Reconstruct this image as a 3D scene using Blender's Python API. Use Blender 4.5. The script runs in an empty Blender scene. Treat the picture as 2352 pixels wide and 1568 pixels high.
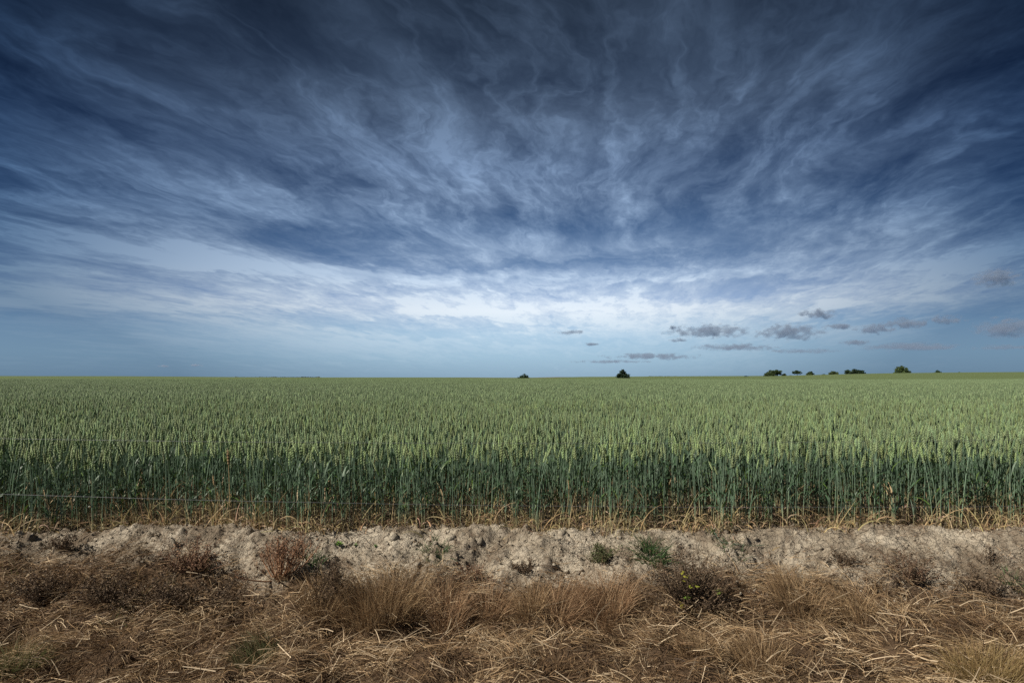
import bpy, math, random
import numpy as np
from mathutils import Vector

R = math.radians
sc = bpy.context.scene
col = sc.collection

# ------------------------------------------------------------------ camera
EYE = 1.45                     # camera height above the field soil
FPX, CX, HY = 1307.0, 1176.0, 866.0   # focal length, centre and eye level in a 2352 px wide frame
cam = bpy.data.cameras.new('camera')
cam.sensor_width = 36.0
cam.lens = 36.0 * FPX / 2352.0
cam.shift_y = (HY - 784.0) / 2352.0
cam.clip_start = 0.05
cam.clip_end = 300000.0
cam_o = bpy.data.objects.new('camera', cam)
cam_o.location = (0, 0, EYE)
cam_o.rotation_euler = (R(90), 0, 0)
col.objects.link(cam_o)
sc.camera = cam_o

# ------------------------------------------------------------------ light
SUN_EL, SUN_AZ = 44.0, -114.0      # azimuth clockwise from +Y: left of and a little behind the camera
EXPOSURE = 0.3
sc.view_settings.view_transform = 'Standard'
sc.view_settings.look = 'None'
sc.view_settings.exposure = EXPOSURE
sc.view_settings.gamma = 1.0
sc.view_settings.use_curve_mapping = False
sc.cycles.max_bounces = 7
sc.cycles.diffuse_bounces = 4
sc.cycles.transmission_bounces = 4
sc.cycles.transparent_max_bounces = 8
sc.cycles.volume_bounces = 2
sc.cycles.caustics_reflective = False
sc.cycles.caustics_refractive = False
sc.cycles.use_denoising = False
sc.cycles.denoiser = 'OPENIMAGEDENOISE'
sc.cycles.denoising_input_passes = 'RGB_ALBEDO_NORMAL'
sc.cycles.denoising_prefilter = 'ACCURATE'

sun = bpy.data.lights.new('sun', 'SUN')
sun.energy = 5.0
sun.angle = R(0.6)
sun.color = (1.0, 0.93, 0.82)
sun_o = bpy.data.objects.new('sun', sun)
ce, se = math.cos(R(SUN_EL)), math.sin(R(SUN_EL))
to_sun = Vector((math.sin(R(SUN_AZ)) * ce, math.cos(R(SUN_AZ)) * ce, se))
sun_o.rotation_euler = to_sun.to_track_quat('Z', 'Y').to_euler()
sun_o.location = to_sun * 50
col.objects.link(sun_o)


class NT:
    """short hand for building node trees"""
    def __init__(self, tree):
        self.t, self.n, self.l = tree, tree.nodes, tree.links

    def put(self, sock, v):
        if isinstance(v, bpy.types.NodeSocket):
            self.l.new(v, sock)
        elif v is not None:
            try:
                sock.default_value = v
            except Exception:
                sock.default_value = (v, v, v)

    def math(self, op, a, b=None, c=None, clamp=False):
        n = self.n.new('ShaderNodeMath'); n.operation = op; n.use_clamp = clamp
        for i, v in enumerate((a, b, c)):
            if v is not None:
                self.put(n.inputs[i], v)
        return n.outputs[0]

    def vmath(self, op, a, b=None):
        n = self.n.new('ShaderNodeVectorMath'); n.operation = op
        self.put(n.inputs[0], a)
        if b is not None:
            self.put(n.inputs[1], b)
        return n.outputs['Value'] if op in ('DOT_PRODUCT', 'LENGTH', 'DISTANCE') else n.outputs[0]

    def sep(self, v):
        n = self.n.new('ShaderNodeSeparateXYZ'); self.put(n.inputs[0], v)
        return n.outputs[0], n.outputs[1], n.outputs[2]

    def comb(self, x, y, z):
        n = self.n.new('ShaderNodeCombineXYZ')
        for i, v in enumerate((x, y, z)):
            self.put(n.inputs[i], v)
        return n.outputs[0]

    def noise(self, vec, scale, detail=4.0, rough=0.55, dist=0.0, dims='3D', lac=2.0, color=False):
        n = self.n.new('ShaderNodeTexNoise'); n.noise_dimensions = dims
        self.put(n.inputs['Vector'], vec)
        n.inputs['Scale'].default_value = scale
        n.inputs['Detail'].default_value = detail
        n.inputs['Roughness'].default_value = rough
        n.inputs['Lacunarity'].default_value = lac
        n.inputs['Distortion'].default_value = dist
        return n.outputs['Color'] if color else n.outputs[0]

    def mr(self, v, a, b, c=0.0, d=1.0, kind='SMOOTHSTEP'):
        n = self.n.new('ShaderNodeMapRange'); n.interpolation_type = kind
        for i, x in enumerate((v, a, b, c, d)):
            self.put(n.inputs[i], x)
        return n.outputs[0]

    def mix(self, f, a, b, blend='MIX'):
        n = self.n.new('ShaderNodeMix'); n.data_type = 'RGBA'; n.blend_type = blend
        self.put(n.inputs[0], f)
        for k, v in ((6, a), (7, b)):
            if isinstance(v, (tuple, list)) and len(v) == 3:
                v = (*v, 1.0)
            self.put(n.inputs[k], v)
        return n.outputs[2]

    def ramp(self, f, stops, kind='LINEAR'):
        n = self.n.new('ShaderNodeValToRGB'); cr = n.color_ramp; cr.interpolation = kind
        self.put(n.inputs[0], f)
        while len(cr.elements) < len(stops):
            cr.elements.new(0.5)
        for e, (p, c) in zip(cr.elements, stops):
            e.position = p
            e.color = (*c, 1.0) if len(c) == 3 else c
        return n.outputs[0]


def srgb(r, g, b):
    f = lambda v: (v / 255 / 12.92) if v / 255 <= 0.04045 else ((v / 255 + 0.055) / 1.055) ** 2.4
    return (f(r), f(g), f(b))


# ------------------------------------------------------------------ sky
world = bpy.data.worlds.new('World')
sc.world = world
world.use_nodes = True
W = NT(world.node_tree)
bg = W.n['Background']
sky = W.n.new('ShaderNodeTexSky')
sky.sky_type = 'NISHITA'
sky.sun_disc = False
sky.sun_elevation = R(SUN_EL)
sky.sun_rotation = R(SUN_AZ)
sky.air_density = 1.0
sky.dust_density = 0.35
sky.ozone_density = 2.0
gen = W.n.new('ShaderNodeTexCoord').outputs['Generated']
dx, dy, dz = W.sep(W.vmath('NORMALIZE', gen))
zz = W.math('MAXIMUM', dz, 0.0)
# clear air: the physical sky, deepened as a polarising filter does, then the blue of the air ahead
K = 2.0 ** -EXPOSURE
clear = W.vmath('SCALE', sky.outputs[0]); clear.node.inputs['Scale'].default_value = 0.1
gm = W.n.new('ShaderNodeGamma'); W.l.new(clear, gm.inputs[0]); gm.inputs[1].default_value = 1.7
phys = W.mix(1.0, gm.outputs[0], (0.42, 0.50, 0.52), 'MULTIPLY')
air = W.ramp(zz, [(0.0, srgb(144, 174, 198)), (0.035, srgb(166, 198, 221)), (0.075, srgb(178, 209, 234)), (0.13, srgb(140, 172, 216)),
                  (0.20, srgb(78, 113, 158)), (0.30, srgb(53, 79, 117)), (0.42, srgb(34, 48, 72)), (0.55, srgb(24, 35, 50)), (1.0, srgb(22, 31, 45))])
clear = W.mix(0.93, phys, air)
az = W.math('DIVIDE', dx, W.math('MAXIMUM', W.math('ABSOLUTE', dy), 0.2))
# a level sheet of cirrus overhead, its streaks gathering loosely towards a point far ahead
den = W.math('ADD', zz, 0.15)
v = W.math('DIVIDE', dy, den)
u = W.math('ADD', W.math('SUBTRACT', W.math('DIVIDE', dx, den), W.math('MULTIPLY', v, 0.20)), 0.25)
s1 = W.math('SMOOTH_MAX', W.math('SUBTRACT', 9.5, v), 5.0, 2.5)
P = W.comb(W.math('MULTIPLY', W.math('DIVIDE', u, s1), 9.0), W.math('MULTIPLY', v, 0.9), 9.1)
wn1 = W.vmath('SUBTRACT', W.noise(P, 0.9, 2, 0.5, color=True), (0.5, 0.5, 0.5))
wn2 = W.vmath('SUBTRACT', W.noise(P, 2.6, 4, 0.62, color=True), (0.5, 0.5, 0.5))
P2 = W.vmath('ADD', P, W.vmath('MULTIPLY', wn1, (0.62, 0.6, 0.8)))
P3 = W.vmath('ADD', P2, W.vmath('MULTIPLY', wn2, (0.42, 0.36, 0.3)))


def threads(vec, scale, detail, sharp, rough=0.58):
    r = W.math('SUBTRACT', W.noise(vec, scale, detail, rough), 0.5)
    r = W.math('SUBTRACT', 1.0, W.math('MULTIPLY', W.math('ABSOLUTE', r), sharp), clamp=True)
    return W.math('POWER', r, 1.6)


big = W.noise(P2, 0.62, 3, 0.5)
mid = W.noise(W.vmath('MULTIPLY', P2, (1.5, 1.0, 1.0)), 1.5, 8, 0.62)
fine = W.noise(W.vmath('MULTIPLY', P3, (1.7, 1.0, 1.0)), 3.2, 12, 0.66)
th1 = threads(W.vmath('MULTIPLY', P3, (1.5, 0.7, 1.0)), 1.3, 8, 12.0)
th2 = threads(W.vmath('MULTIPLY', P3, (1.9, 0.75, 1.3)), 2.9, 8, 9.0)
mott = W.noise(W.vmath('MULTIPLY', P3, (1.3, 1.5, 1.0)), 9.0, 6, 0.65)
dens = W.math('ADD', W.math('MULTIPLY', big, 1.0), W.math('ADD', W.math('MULTIPLY', mid, 0.8), W.math('MULTIPLY', fine, 0.55)))
cov = W.mr(dens, 0.92, 1.50)
# long level bands where the sheet is seen edge on
bandn = W.noise(W.vmath('ADD', W.comb(W.math('MULTIPLY', az, 1.6), W.math('MULTIPLY', zz, 19.0), 2.2), W.vmath('MULTIPLY', wn2, (0.6, 1.5, 0.3))), 1.0, 9, 0.64)
band = W.mr(bandn, 0.36, 0.66)
wisp = W.math('ADD', W.math('MULTIPLY', th1, W.mr(mid, 0.42, 0.64)), W.math('MULTIPLY', W.math('MULTIPLY', th2, 0.7), W.mr(big, 0.42, 0.62)))
lowf = W.mr(zz, 0.34, 0.14)
veil = W.math('MULTIPLY', W.mr(zz, 0.02, 0.12), W.mr(zz, 0.27, 0.125))
ahead = W.math('MULTIPLY', W.mr(az, -1.35, 0.0, 0.24, 1.0), W.mr(az, 1.3, 0.1, 0.22, 1.0))
amp = W.math('MULTIPLY', W.mr(zz, 0.015, 0.11, 0.18, 1.0), W.mr(zz, 0.28, 0.56, 1.0, 0.62))
cov2 = W.math('ADD', W.math('MULTIPLY', cov, 0.62), W.math('MULTIPLY', wisp, 0.42))
cov2 = W.math('MULTIPLY', cov2, W.math('ADD', 0.45, W.math('MULTIPLY', mott, 1.08)))
cov2 = W.math('MULTIPLY', cov2, W.math('ADD', W.math('SUBTRACT', 1.0, W.math('MULTIPLY', lowf, 0.5)), W.math('MULTIPLY', W.math('MULTIPLY', band, lowf), 0.6)))
cov2 = W.math('MULTIPLY', cov2, amp)
cov2 = W.math('ADD', cov2, W.math('MULTIPLY', W.math('MULTIPLY', veil, ahead), W.math('ADD', 0.16, W.math('ADD', W.math('MULTIPLY', band, 0.72), W.math('MULTIPLY', cov, 0.25)))))
# faint level streaks right down to the horizon
cov2 = W.math('ADD', cov2, W.math('MULTIPLY', W.math('MULTIPLY', W.mr(zz, 0.0, 0.03), W.mr(zz, 0.14, 0.05)), W.math('MULTIPLY', W.math('SUBTRACT', band, 0.35), 0.8)))
cov2 = W.math('MAXIMUM', W.math('MINIMUM', cov2, 1.0), 0.0)
cloudc = W.ramp(zz, [(0.0, srgb(162, 190, 209)), (0.06, srgb(192, 216, 234)), (0.115, srgb(232, 243, 253)),
                     (0.17, srgb(204, 224, 246)), (0.25, srgb(166, 192, 224)), (0.34, srgb(132, 157, 191)), (0.46, srgb(90, 110, 137)), (0.58, srgb(68, 84, 107)), (1.0, srgb(62, 77, 98))])
skyc = W.mix(cov2, clear, cloudc)
side = W.math('MULTIPLY', W.mr(az, -1.1, 0.05, 0.0, 1.0), W.mr(az, 1.1, 0.10, 0.0, 1.0))
side = W.math('MAXIMUM', side, W.mr(zz, 0.16, 0.0, 0.0, 0.42))
skyc = W.mix(1.0, skyc, W.mix(side, (0.135, 0.225, 0.33), (1.0, 1.0, 1.0)), 'MULTIPLY')
skyc = W.vmath('SCALE', skyc); skyc.node.inputs['Scale'].default_value = 10.0 * K
W.l.new(skyc, bg.inputs[0])
bg.inputs[1].default_value = 0.1
world.cycles.sampling_method = 'MANUAL'
world.cycles.sample_map_resolution = 1024

# ------------------------------------------------------------------ helpers
rng = np.random.default_rng(7)
random.seed(7)


def tag(o, label=None, cat=None, group=None, kind=None):
    if label: o['label'] = label
    if cat: o['category'] = cat
    if group: o['group'] = group
    if kind: o['kind'] = kind
    return o


def link(name, me, parent=None):
    o = bpy.data.objects.new(name, me)
    col.objects.link(o)
    if parent is not None:
        o.parent = parent
    return o


def empty(name, loc=(0, 0, 0), rz=0.0, s=1.0):
    o = bpy.data.objects.new(name, None)
    o.location = loc; o.rotation_euler = (0, 0, rz); o.scale = (s, s, s)
    o.empty_display_size = 0.05
    col.objects.link(o)
    return o


def np_mesh(name, verts, quads=None, tris=None, cols=None, mat=None, smooth=False):
    """mesh from numpy arrays; cols is one rgb per vertex"""
    me = bpy.data.meshes.new(name)
    verts = np.asarray(verts, np.float32).reshape(-1, 3)
    me.vertices.add(len(verts)); me.vertices.foreach_set('co', verts.ravel())
    loops, starts, tot = [], [], 0
    if quads is not None and len(quads):
        q = np.asarray(quads, np.int32).reshape(-1, 4)
        loops.append(q.ravel()); starts.append(np.arange(len(q)) * 4); tot = len(q) * 4
    if tris is not None and len(tris):
        t = np.asarray(tris, np.int32).reshape(-1, 3)
        loops.append(t.ravel()); starts.append(tot + np.arange(len(t)) * 3)
    loops = np.concatenate(loops).astype(np.int32); starts = np.concatenate(starts).astype(np.int32)
    me.loops.add(len(loops)); me.loops.foreach_set('vertex_index', loops)
    me.polygons.add(len(starts)); me.polygons.foreach_set('loop_start', starts)
    if smooth:
        me.polygons.foreach_set('use_smooth', np.ones(len(starts), bool))
    if cols is not None:
        a = me.color_attributes.new('Col', 'FLOAT_COLOR', 'POINT')
        c = np.ones((len(verts), 4), np.float32); c[:, :3] = np.asarray(cols).reshape(-1, 3)
        a.data.foreach_set('color', c.ravel())
    me.update(calc_edges=True)
    me.validate()
    if mat is not None:
        me.materials.append(mat)
    return me


class Geo:
    """collects vertices, quads, triangles and vertex colours for ONE mesh"""
    def __init__(self):
        self.v, self.q, self.t, self.c, self.n = [], [], [], [], 0

    def add(self, v, q=None, t=None, c=(1, 1, 1)):
        v = np.asarray(v, float).reshape(-1, 3)
        c = np.asarray(c, float)
        if c.ndim == 1:
            c = np.tile(c, (len(v), 1))
        if q is not None and len(q): self.q.append(np.asarray(q, int).reshape(-1, 4) + self.n)
        if t is not None and len(t): self.t.append(np.asarray(t, int).reshape(-1, 3) + self.n)
        self.v.append(v); self.c.append(c.reshape(-1, 3)); self.n += len(v)

    def mesh(self, name, mat, smooth=False):
        return np_mesh(name, np.concatenate(self.v), np.concatenate(self.q) if self.q else None,
                       np.concatenate(self.t) if self.t else None, np.concatenate(self.c), mat, smooth)


def ribbons(geo, root, az, pitch0, pitch1, length, width, segs, c0, c1, twist=None, taper=1.0, azbend=None, tipw=0.12):
    """N curved blades: pitch is the angle above the level at the root and at the tip"""
    n = len(root)
    f = lambda a: np.broadcast_to(np.asarray(a, float), (n,))
    az, p0, p1, L, Wd = f(az), f(pitch0), f(pitch1), f(length), f(width)
    ab = f(0.0 if azbend is None else azbend)
    tw = rng.uniform(0, math.pi, n) if twist is None else f(twist)
    pts = [np.asarray(root, float)]
    dirs = []
    for k in range(segs):
        t = (k + 0.5) / segs
        p = p0 + (p1 - p0) * t
        a = az + ab * t
        d = np.stack([np.cos(a) * np.cos(p), np.sin(a) * np.cos(p), np.sin(p)], 1)
        dirs.append(d)
        pts.append(pts[-1] + d * (L / segs)[:, None])
    dirs.append(dirs[-1])
    V = np.zeros((n, segs + 1, 2, 3)); C = np.zeros((n, segs + 1, 2, 3))
    c0 = np.broadcast_to(np.asarray(c0, float), (n, 3)); c1 = np.broadcast_to(np.asarray(c1, float), (n, 3))
    for k in range(segs + 1):
        t = k / segs
        d = dirs[k]
        side = np.cross(d, np.array([0, 0, 1.0]))
        ln = np.linalg.norm(side, axis=1, keepdims=True)
        side = np.where(ln > 1e-3, side / np.maximum(ln, 1e-6), np.array([1.0, 0, 0]))
        up = np.cross(side, d)
        wv = side * np.cos(tw)[:, None] + up * np.sin(tw)[:, None]
        w = Wd * 0.5 * ((1 - taper * t ** 1.5) + tipw * t)
        V[:, k, 0] = pts[k] - wv * w[:, None]; V[:, k, 1] = pts[k] + wv * w[:, None]
        cc = c0 * (1 - t) + c1 * t
        C[:, k, 0] = cc; C[:, k, 1] = cc
    base = (np.arange(n) * (segs + 1) * 2)[:, None]
    k = np.arange(segs)[None, :] * 2
    q = np.stack([base + k, base + k + 1, base + k + 3, base + k + 2], 2)
    geo.add(V.reshape(-1, 3), q.reshape(-1, 4), None, C.reshape(-1, 3))
    return np.stack(pts, 1)


def tube(geo, pts, radii, sides, cols):
    pts = np.asarray(pts, float); n = len(pts)
    cols = np.asarray(cols, float)
    if cols.ndim == 1: cols = np.tile(cols, (n, 1))
    radii = np.broadcast_to(np.asarray(radii, float), (n,))
    V, C = [], []
    d = np.gradient(pts, axis=0)
    d /= np.maximum(np.linalg.norm(d, axis=1, keepdims=True), 1e-9)
    ref = np.array([1.0, 0, 0]) if abs(d[0][0]) < 0.8 else np.array([0, 1.0, 0])
    for i in range(n):
        s = np.cross(d[i], ref); s /= np.linalg.norm(s); t = np.cross(d[i], s)
        for k in range(sides):
            a = 2 * math.pi * k / sides
            V.append(pts[i] + (s * math.cos(a) + t * math.sin(a)) * radii[i]); C.append(cols[i])
    q = []
    for i in range(n - 1):
        for k in range(sides):
            k2 = (k + 1) % sides
            q.append((i * sides + k, i * sides + k2, (i + 1) * sides + k2, (i + 1) * sides + k))
    geo.add(V, q, None, C)


def hsh(ix, iy, seed):
    h = (ix.astype(np.int64) * 374761393 + iy.astype(np.int64) * 668265263 + seed * 1442695041) & 0xFFFFFFFF
    h = ((h ^ (h >> 13)) * 1274126177) & 0xFFFFFFFF
    h = (h ^ (h >> 16)) & 0xFFFFFF
    return h / float(0xFFFFFF)


def vnoise(x, y, scale, seed=0, octaves=1, rough=0.5):
    """smooth value noise about zero"""
    x = np.asarray(x, float) / scale; y = np.asarray(y, float) / scale
    out = np.zeros(np.broadcast(x, y).shape); amp = 1.0
    for o in range(octaves):
        ix, iy = np.floor(x).astype(np.int64), np.floor(y).astype(np.int64)
        fx, fy = x - ix, y - iy
        fx = fx * fx * (3 - 2 * fx); fy = fy * fy * (3 - 2 * fy)
        s = seed + o * 17
        a = hsh(ix, iy, s) * (1 - fx) + hsh(ix + 1, iy, s) * fx
        b = hsh(ix, iy + 1, s) * (1 - fx) + hsh(ix + 1, iy + 1, s) * fx
        out = out + amp * ((a * (1 - fy) + b * fy) * 2 - 1)
        x, y, amp = x * 2.03 + 11.3, y * 2.03 + 7.7, amp * rough
    return out


def sstep(a, b, x):
    t = np.clip((np.asarray(x, float) - a) / (b - a), 0, 1)
    return t * t * (3 - 2 * t)


# ------------------------------------------------------------------ materials
def mat_new(name):
    m = bpy.data.materials.new(name); m.use_nodes = True
    t = NT(m.node_tree)
    return m, t, t.n['Principled BSDF'], t.n['Material Output']


def veg_mat(name, rough=0.55, spec=0.35, trans=0.3, var=0.25, nscale=30.0):
    """plant tissue: colour from the mesh, uneven, a little light passing through"""
    m, t, b, out = mat_new(name)
    a = t.n.new('ShaderNodeAttribute'); a.attribute_name = 'Col'
    oi = t.n.new('ShaderNodeObjectInfo')
    geo = t.n.new('ShaderNodeNewGeometry')
    nz = t.noise(geo.outputs['Position'], nscale, 3, 0.6)
    k = t.math('ADD', 1.0 - var, t.math('MULTIPLY', t.math('ADD', nz, t.math('MULTIPLY', oi.outputs['Random'], 0.5)), var * 1.35))
    c = t.vmath('SCALE', a.outputs['Color']); t.l.new(k, c.node.inputs['Scale'])
    t.l.new(c, b.inputs['Base Color'])
    b.inputs['Roughness'].default_value = rough
    b.inputs['Specular IOR Level'].default_value = spec
    if trans > 0:
        tr = t.n.new('ShaderNodeBsdfTranslucent'); t.l.new(c, tr.inputs[0])
        mx = t.n.new('ShaderNodeMixShader'); mx.inputs[0].default_value = trans
        t.l.new(b.outputs[0], mx.inputs[1]); t.l.new(tr.outputs[0], mx.inputs[2])
        t.l.new(mx.outputs[0], out.inputs[0])
    return m


M_WHEAT = veg_mat('wheat_tissue', 0.5, 0.4, 0.18, 0.28, 25)
M_DRY = veg_mat('dry_grass', 0.6, 0.25, 0.25, 0.3, 14)
M_TWIG = veg_mat('dead_stems', 0.75, 0.15, 0.0, 0.3, 40)
M_GREEN = veg_mat('green_leaf', 0.5, 0.35, 0.3, 0.25, 40)
M_TREE = veg_mat('tree_leaf', 0.6, 0.2, 0.2, 0.35, 0.25)

# soil
M_SOIL, T, B, O = mat_new('pale_clay_soil')
gpos = T.n.new('ShaderNodeNewGeometry').outputs['Position']
att = T.n.new('ShaderNodeAttribute'); att.attribute_name = 'Col'
n1 = T.noise(gpos, 2.2, 5, 0.6)
n2 = T.noise(gpos, 26.0, 5, 0.65)
n3 = T.noise(gpos, 120.0, 4, 0.6)
cl = T.mix(T.mr(n1, 0.35, 0.68), (0.305, 0.255, 0.19), (0.53, 0.465, 0.365))
cl = T.mix(T.math('MULTIPLY', T.mr(n2, 0.45, 0.72), 0.6), cl, (0.13, 0.10, 0.075))
cl = T.mix(T.math('MULTIPLY', T.mr(n3, 0.52, 0.70), 0.5), cl, (0.09, 0.07, 0.055))
humus = T.mix(n2, (0.055, 0.036, 0.022), (0.15, 0.10, 0.062))
sx, sy, sz = T.sep(att.outputs['Color'])
T.l.new(T.mix(sx, cl, humus), B.inputs['Base Color'])
B.inputs['Roughness'].default_value = 0.95
B.inputs['Specular IOR Level'].default_value = 0.1
bp = T.n.new('ShaderNodeBump'); bp.inputs['Strength'].default_value = 1.0; bp.inputs['Distance'].default_value = 0.02
vor = T.n.new('ShaderNodeTexVoronoi'); vor.feature = 'DISTANCE_TO_EDGE'; vor.inputs['Scale'].default_value = 15.0
T.l.new(T.vmath('ADD', gpos, T.vmath('MULTIPLY', T.noise(gpos, 9.0, 4, 0.6, color=True), (0.11, 0.11, 0.11))), vor.inputs['Vector'])
crk = T.mr(vor.outputs['Distance'], 0.0, 0.06)
T.l.new(T.math('ADD', T.math('ADD', n2, T.math('MULTIPLY', n3, 0.7)), T.math('MULTIPLY', crk, 0.45)), bp.inputs['Height'])
T.l.new(bp.outputs[0], B.inputs['Normal'])

# far crop canopy
M_CROP, T, B, O = mat_new('far_wheat_canopy')
gpos = T.n.new('ShaderNodeNewGeometry').outputs['Position']
m1 = T.noise(T.vmath('MULTIPLY', gpos, (1.0, 0.35, 1.0)), 0.05, 5, 0.6)
m2 = T.noise(gpos, 1.2, 3, 0.6)
cc = T.mix(m1, (0.095, 0.135, 0.058), (0.145, 0.19, 0.085))
cc = T.mix(T.math('MULTIPLY', m2, 0.5), cc, (0.10, 0.125, 0.05))
T.l.new(cc, B.inputs['Base Color']); B.inputs['Roughness'].default_value = 0.9
B.inputs['Specular IOR Level'].default_value = 0.1
bp = T.n.new('ShaderNodeBump'); bp.inputs['Strength'].default_value = 1.0; bp.inputs['Distance'].default_value = 0.4
T.l.new(m2, bp.inputs['Height']); T.l.new(bp.outputs[0], B.inputs['Normal'])

M_WIRE, T, B, O = mat_new('galvanised_wire')
wn = T.noise(T.n.new('ShaderNodeTexCoord').outputs['Object'], 60, 3)
T.l.new(T.mix(wn, (0.11, 0.115, 0.125), (0.19, 0.195, 0.21)), B.inputs['Base Color'])
B.inputs['Metallic'].default_value = 0.4; B.inputs['Roughness'].default_value = 0.5
M_POST, T, B, O = mat_new('weathered_post_wood')
pc = T.n.new('ShaderNodeTexCoord').outputs['Object']
wn = T.noise(T.vmath('MULTIPLY', pc, (40, 40, 3)), 1.0, 5, 0.6)
T.l.new(T.mix(wn, (0.10, 0.08, 0.06), (0.26, 0.22, 0.18)), B.inputs['Base Color']); B.inputs['Roughness'].default_value = 0.9
M_BARK, T, B, O = mat_new('bark')
T.l.new(T.mix(T.noise(T.n.new('ShaderNodeTexCoord').outputs['Object'], 3, 4), (0.04, 0.03, 0.022), (0.10, 0.08, 0.06)), B.inputs['Base Color'])
B.inputs['Roughness'].default_value = 0.95

# ------------------------------------------------------------------ terrain
def edge_y(x):            # front edge of the wheat
    return 5.37 + 0.11 * vnoise(x, 0 * np.asarray(x, float), 0.9, 3, 2) + 0.05 * vnoise(x, 0 * np.asarray(x, float), 0.28, 4)


def far_z(x, y):
    x, y = np.asarray(x, float), np.asarray(y, float)
    rise = 4.1 * sstep(120, 330, x) + 1.5 * sstep(-60, -330, x)
    rise = rise * sstep(50, 360, y)
    drop = 1.6 * sstep(430, 640, y)
    return rise - drop + 0.10 * vnoise(x, y, 60, 5) * sstep(20, 90, y)


def straw_y(x):           # where the dead grass of the verge begins to cover the bank
    x = np.asarray(x, float)
    b = np.interp(x, [-6, -4.2, -3.0, -2.35, -1.95, -1.55, -0.9, 0, 1.0, 2.0, 2.6, 3.4, 4.2, 6],
                  [4.86, 4.86, 4.84, 4.74, 4.36, 4.50, 4.64, 4.58, 4.60, 4.70, 4.66, 4.56, 4.46, 4.46])
    return b + 0.05 * vnoise(x, 0 * x, 0.35, 9, 2)


def base_z(x, y):
    x, y = np.asarray(x, float), np.asarray(y, float)
    t = edge_y(x) - y
    lip = 0.045 * np.exp(-((t - 0.16) / 0.14) ** 2) * (1 + 0.8 * vnoise(x, y, 0.5, 21))
    bank = -0.36 * sstep(0.10, 1.35, t) - 0.04 * sstep(1.3, 2.4, t)
    bump = (0.055 * vnoise(x, y, 0.55, 31, 3, 0.5) + 0.035 * vnoise(x, y, 0.24, 33, 2, 0.5)) * sstep(0.0, 0.3, t) * sstep(60, 8, np.abs(x) + np.abs(y))
    mound = 0.075 * vnoise(x, y, 0.5, 41, 2) * sstep(1.0, 1.6, t) * sstep(60, 8, np.abs(x) + np.abs(y))
    return np.where(t > -0.6, lip, 0) + bank + bump + mound + far_z(x, y)


fx = np.arange(-5.2, 5.201, 0.016)
ex = 5.2 + np.cumsum(np.geomspace(0.05, 900, 34))
xs = np.concatenate([-ex[::-1], fx, ex])
fy = np.concatenate([np.arange(2.2, 3.9, 0.028), np.arange(3.9, 5.75, 0.0135)])
ey = 5.75 + np.cumsum(np.geomspace(0.05, 900, 40))
by = 2.2 - np.cumsum(np.geomspace(0.06, 900, 24))
ys = np.concatenate([by[::-1], fy, ey])
GX, GY = np.meshgrid(xs, ys)
GZ = base_z(GX, GY)
near = (np.abs(GX) < 5.4) & (GY > 2.1) & (GY < 5.9)
soilmask = near & (GY > straw_y(GX) - 0.35)
GZ += np.where(soilmask, 0.016 * vnoise(GX, GY, 0.13, 51, 3, 0.6) - 0.014 * np.abs(vnoise(GX, GY, 0.09, 54, 2, 0.6)) + 0.007 * vnoise(GX, GY, 0.035, 52, 2, 0.7), 0)
GZ += np.where(near & ~soilmask, 0.02 * vnoise(GX, GY, 0.16, 53, 2), 0)
# crumbs of soil pressed into the bank
for i in range(9000):
    cx, cy = rng.uniform(-5.1, 5.1), rng.uniform(4.0, 5.62)
    r = 0.012 + 0.032 * rng.random() ** 3.5
    if rng.random() < 0.35:
        r *= 0.8
    i0, i1 = np.searchsorted(xs, (cx - r, cx + r)); j0, j1 = np.searchsorted(ys, (cy - r, cy + r))
    if i1 <= i0 or j1 <= j0:
        continue
    sub = GZ[j0:j1, i0:i1]
    d2 = ((GX[j0:j1, i0:i1] - cx) ** 2 + (GY[j0:j1, i0:i1] - cy) ** 2) / (r * r)
    hgt = np.sqrt(np.clip(1 - d2, 0, 1)) * r * 0.75
    sub += np.where(d2 < 1, hgt, 0) * (1 if rng.random() < 0.66 else -0.6)
cover = sstep(0.10, -0.12, GY - straw_y(GX) + 0.06 * vnoise(GX, GY, 0.2, 61, 2))
cover = np.maximum(cover, 0.75 * sstep(-0.02, 0.22, GY - edge_y(GX)))    # leaf litter under the crop
ends = np.maximum(sstep(-0.6, -4.2, GX), sstep(2.0, 4.4, GX))
cover = np.maximum(cover, ends * 0.62 * sstep(-0.35, 0.45, vnoise(GX, GY, 0.30, 63, 4, 0.65)))
cover = np.maximum(cover, 0.5 * sstep(0.25, 0.7, vnoise(GX, GY, 0.16, 64, 3, 0.65)) * near)
cover = np.where(np.abs(GX) > 300, 1, cover)
nx, ny = len(xs), len(ys)
idx = (np.arange(ny - 1)[:, None] * nx + np.arange(nx - 1)[None, :]).ravel()
quads = np.stack([idx, idx + 1, idx + nx + 1, idx + nx], 1)
cols = np.stack([cover.ravel()] * 3, 1)
ground = link('ground', np_mesh('ground', np.stack([GX.ravel(), GY.ravel(), GZ.ravel()], 1), quads, None, cols, M_SOIL, True))
tag(ground, 'pale crumbly clay bank sloping from the wheat to the verge', None, None, 'structure')


def ground_z(x, y):
    """height of the built ground (nearest grid points, blended)"""
    x, y = np.atleast_1d(np.asarray(x, float)), np.atleast_1d(np.asarray(y, float))
    i = np.clip(np.searchsorted(xs, x) - 1, 0, nx - 2); j = np.clip(np.searchsorted(ys, y) - 1, 0, ny - 2)
    a = (x - xs[i]) / (xs[i + 1] - xs[i]); b = (y - ys[j]) / (ys[j + 1] - ys[j])
    return (GZ[j, i] * (1 - a) + GZ[j, i + 1] * a) * (1 - b) + (GZ[j + 1, i] * (1 - a) + GZ[j + 1, i + 1] * a) * b


_Y = np.linspace(6.0, 2.3, 1500)


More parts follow.
